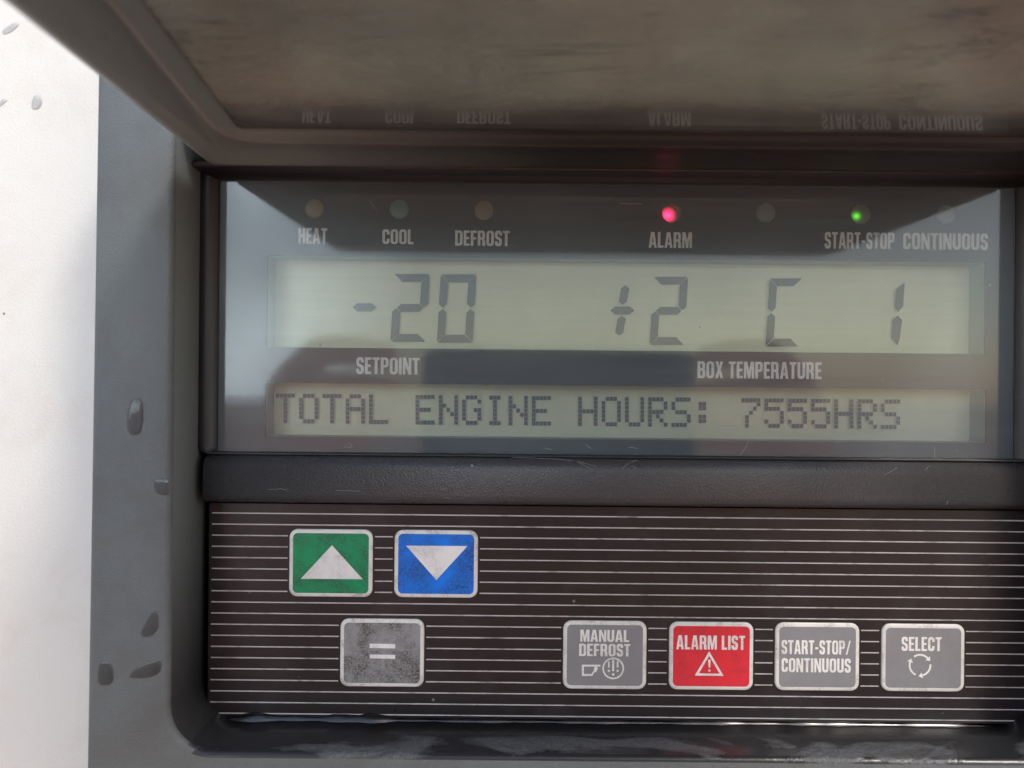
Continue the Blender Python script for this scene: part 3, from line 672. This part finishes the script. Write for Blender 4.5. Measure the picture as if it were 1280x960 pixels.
drop([(193, 598), (203, 597), (214, 599), (216, 610), (210, 619), (197, 618), (192, 609)], 18, .22, 'round dark water bead on the inner edge of the grey rim beside the crossbar')
drop([(44, 118), (52, 118), (53, 130), (47, 138), (39, 136), (40, 126)], -15, .3, 'small water drop on the white body below the long drip', 'water_clear')
drop([(3, 38), (20, 26), (25, 31), (14, 41), (4, 44)], -15, .25, 'slanted water drip on the white body near the lid edge', 'water_clear')
drop([(0, 128), (6, 122), (11, 124), (4, 131), (-4, 136)], -15, .2, 'tiny drip at the left border of the white body', 'water_clear')
drop([(379, 783), (381, 780), (385, 781), (386, 785), (383, 787), (380, 786)], .4, .35, 'tiny water bead on the striped keypad, left of the equals key', 'water_clear')
drop([(370, 846), (374, 843), (378, 846), (377, 851), (373, 852)], .4, .35, 'tiny water bead low on the striped keypad below the equals key level', 'water_clear')
# standing water along the foot of the keypad
mb = MB(); NS = 60; rows = []
for i in range(NS+1):
    x = kx0+2.5+(W(1240, 900)[0]-kx0-2.5)*i/NS
    wv = (.75+.25*math.sin(i*.7)+.2*math.sin(i*2.1+1))*(1.0 if i < 14 else .55)*min(1, i/2+.1, (NS-i)/4+.1)
    zt_ = IZ0+.05+1.55*wv
    rows.append(mb.loop([(x, .42+(1.7*wv)*f_, IZ0+.05+(zt_-IZ0-.05)*g_) for f_, g_ in ((0, 1), (.18, .93), (.40, .80), (.62, .60), (.80, .36), (.92, .15), (1, 0))]))
for u, w_ in zip(rows, rows[1:]): mb.bridge(u, w_, 0, True, False)
tag(obj('water', mb, [M['standing_water']], None, (kx0, 0, kz0-1)), 'thin line of standing water along the foot of the striped keypad', 'water', None, 'stuff')

# ------------------------------------------------------------------ the photographer, mirrored in the display glass
def skin_mesh(name, chains, mat, parent, origin, sub=2):
    """chains: lists of (x, h, z, radius) in mm; a chain whose first point equals an existing one joins it"""
    vs, es, rs, idx = [], [], [], {}
    for ch in chains:
        prev = None
        for (x, h, z, r) in ch:
            k = (round(x, 1), round(h, 1), round(z, 1))
            if k not in idx: idx[k] = len(vs); vs.append(((x-origin[0])/1000, (-h-origin[1])/1000, (z-origin[2])/1000)); rs.append(r/1000)
            if prev is not None and prev != idx[k]: es.append((prev, idx[k]))
            prev = idx[k]
    me = bpy.data.meshes.new(name); me.from_pydata(vs, es, []); me.materials.append(mat)
    o = bpy.data.objects.new(name, me); COL.objects.link(o)
    sk = o.modifiers.new('skin', 'SKIN'); sk.use_smooth_shade = True
    for i, r in enumerate(rs): me.skin_vertices[0].data[i].radius = (r, r)
    me.skin_vertices[0].data[0].use_root = True
    sd = o.modifiers.new('sub', 'SUBSURF'); sd.levels = sub; sd.render_levels = sub
    bpy.context.view_layer.update()
    ev = o.evaluated_get(bpy.context.evaluated_depsgraph_get())
    m2 = bpy.data.meshes.new_from_object(ev); o.modifiers.clear(); o.data = m2
    ORI[o] = Vector(origin)
    if parent is not None: o.parent = parent; o.location = (ORI[o]-ORI[parent])/1000
    else: o.location = ORI[o]/1000
    return o
PO = (20, -640, -1300)
person = bpy.data.objects.new('person', None); COL.objects.link(person); ORI[person] = Vector(PO); person.location = ORI[person]/1000
tag(person, 'person in a dark jacket holding up a phone, mirrored faintly in the display glass', 'person')
head = [(20, 640, -330, 62), (20, 640, -265, 56), (20, 632, -215, 62), (20, 628, -160, 76), (20, 634, -110, 78), (20, 640, -66, 58)]
chains = [head, [(20, 628, -160, 76), (20, 552, -158, 10), (20, 540, -168, 9)], [(20, 628, -160, 76), (-62, 640, -155, 9), (-68, 644, -145, 8)], [(20, 628, -160, 76), (102, 640, -155, 9), (108, 644, -145, 8)]]
def hand(sx, ox):
    g = lambda x, h, z, r: (ox+sx*x, h, z, r)
    wr = g(78, 268, -82, 21); pm = g(62, 246, -46, 22); kn = g(50, 232, -14, 17)
    return [[g(112, 350, -150, 27), wr, pm, kn],
            [kn, g(46, 218, 8, 9.5), g(30, 204, 17, 8.6), g(8, 198, 16, 7.8), g(-8, 198, 12, 6.8)],
            [kn, g(52, 213, -8, 9.8), g(34, 200, -2, 8.8), g(6, 196, -3, 8), g(-12, 197, -6, 7)],
            [pm, g(56, 216, -28, 9.2), g(38, 201, -21, 8.4), g(12, 197, -22, 7.6), g(-4, 198, -24, 6.6)],
            [pm, g(60, 222, -46, 8.2), g(44, 207, -40, 7.4), g(22, 200, -41, 6.6), g(8, 200, -42, 5.8)],
            [pm, g(40, 246, -40, 11), g(16, 236, -28, 9.5), g(-6, 230, -20, 7.8)]]
skin_mesh('head', chains, M['skin'], person, PO)
skin_mesh('hand', hand(-1, -66), M['skin'], person, PO); skin_mesh('hand', hand(1, 100), M['skin'], person, PO)
M['jacket'] = plastic('jacket', (.02, .022, .03), .8, 900, .3)
M['hair'] = plastic('hair', (.03, .02, .015), .6, 1500, .6)
M['trousers'] = plastic('trousers', (.03, .035, .05), .85, 900, .3)
pel = (20, 660, -830, 150)
skin_mesh('jacket', [[pel, (20, 655, -640, 150), (20, 650, -480, 165), (20, 645, -400, 130), (20, 642, -345, 70)],
    [(20, 645, -400, 130), (-165, 640, -400, 75), (-215, 560, -560, 55), (-215, 500, -590, 50), (-189, 370, -190, 36), (-176, 345, -148, 33)],
    [(20, 645, -400, 130), (205, 640, -400, 75), (262, 560, -560, 55), (262, 500, -590, 50), (222, 370, -190, 36), (211, 345, -148, 33)]], M['jacket'], person, PO)
skin_mesh('trousers', [[(20, 660, -850, 130), (-80, 655, -960, 85), (-85, 640, -1130, 62), (-85, 660, -1290, 50)], [(20, 660, -850, 130), (120, 655, -960, 85), (125, 640, -1130, 62), (125, 660, -1290, 50)]], M['trousers'], person, PO)
skin_mesh('hair', [[(20, 690, -170, 55), (20, 670, -105, 74), (20, 630, -68, 62)]], M['hair'], person, PO)
mb = MB(); q = rr(-46, -46, 94, 18, 7, 6)
mb.slab(q, 214, 206, 1.2, 0, 0, lambda d: rr(-46+d, -46+d, 94-d, 18-d, 7-d, 6))
a = mb.loop([(x, 214, z) for x, z in q]); mb.face(a)
# recalculated so that the lens side faces the panel
ph = obj('phone', mb, [M['phone_black']], None, (24, -214, -46))
tag(ph, 'black phone held sideways in two hands, mirrored faintly in the display glass', 'phone')
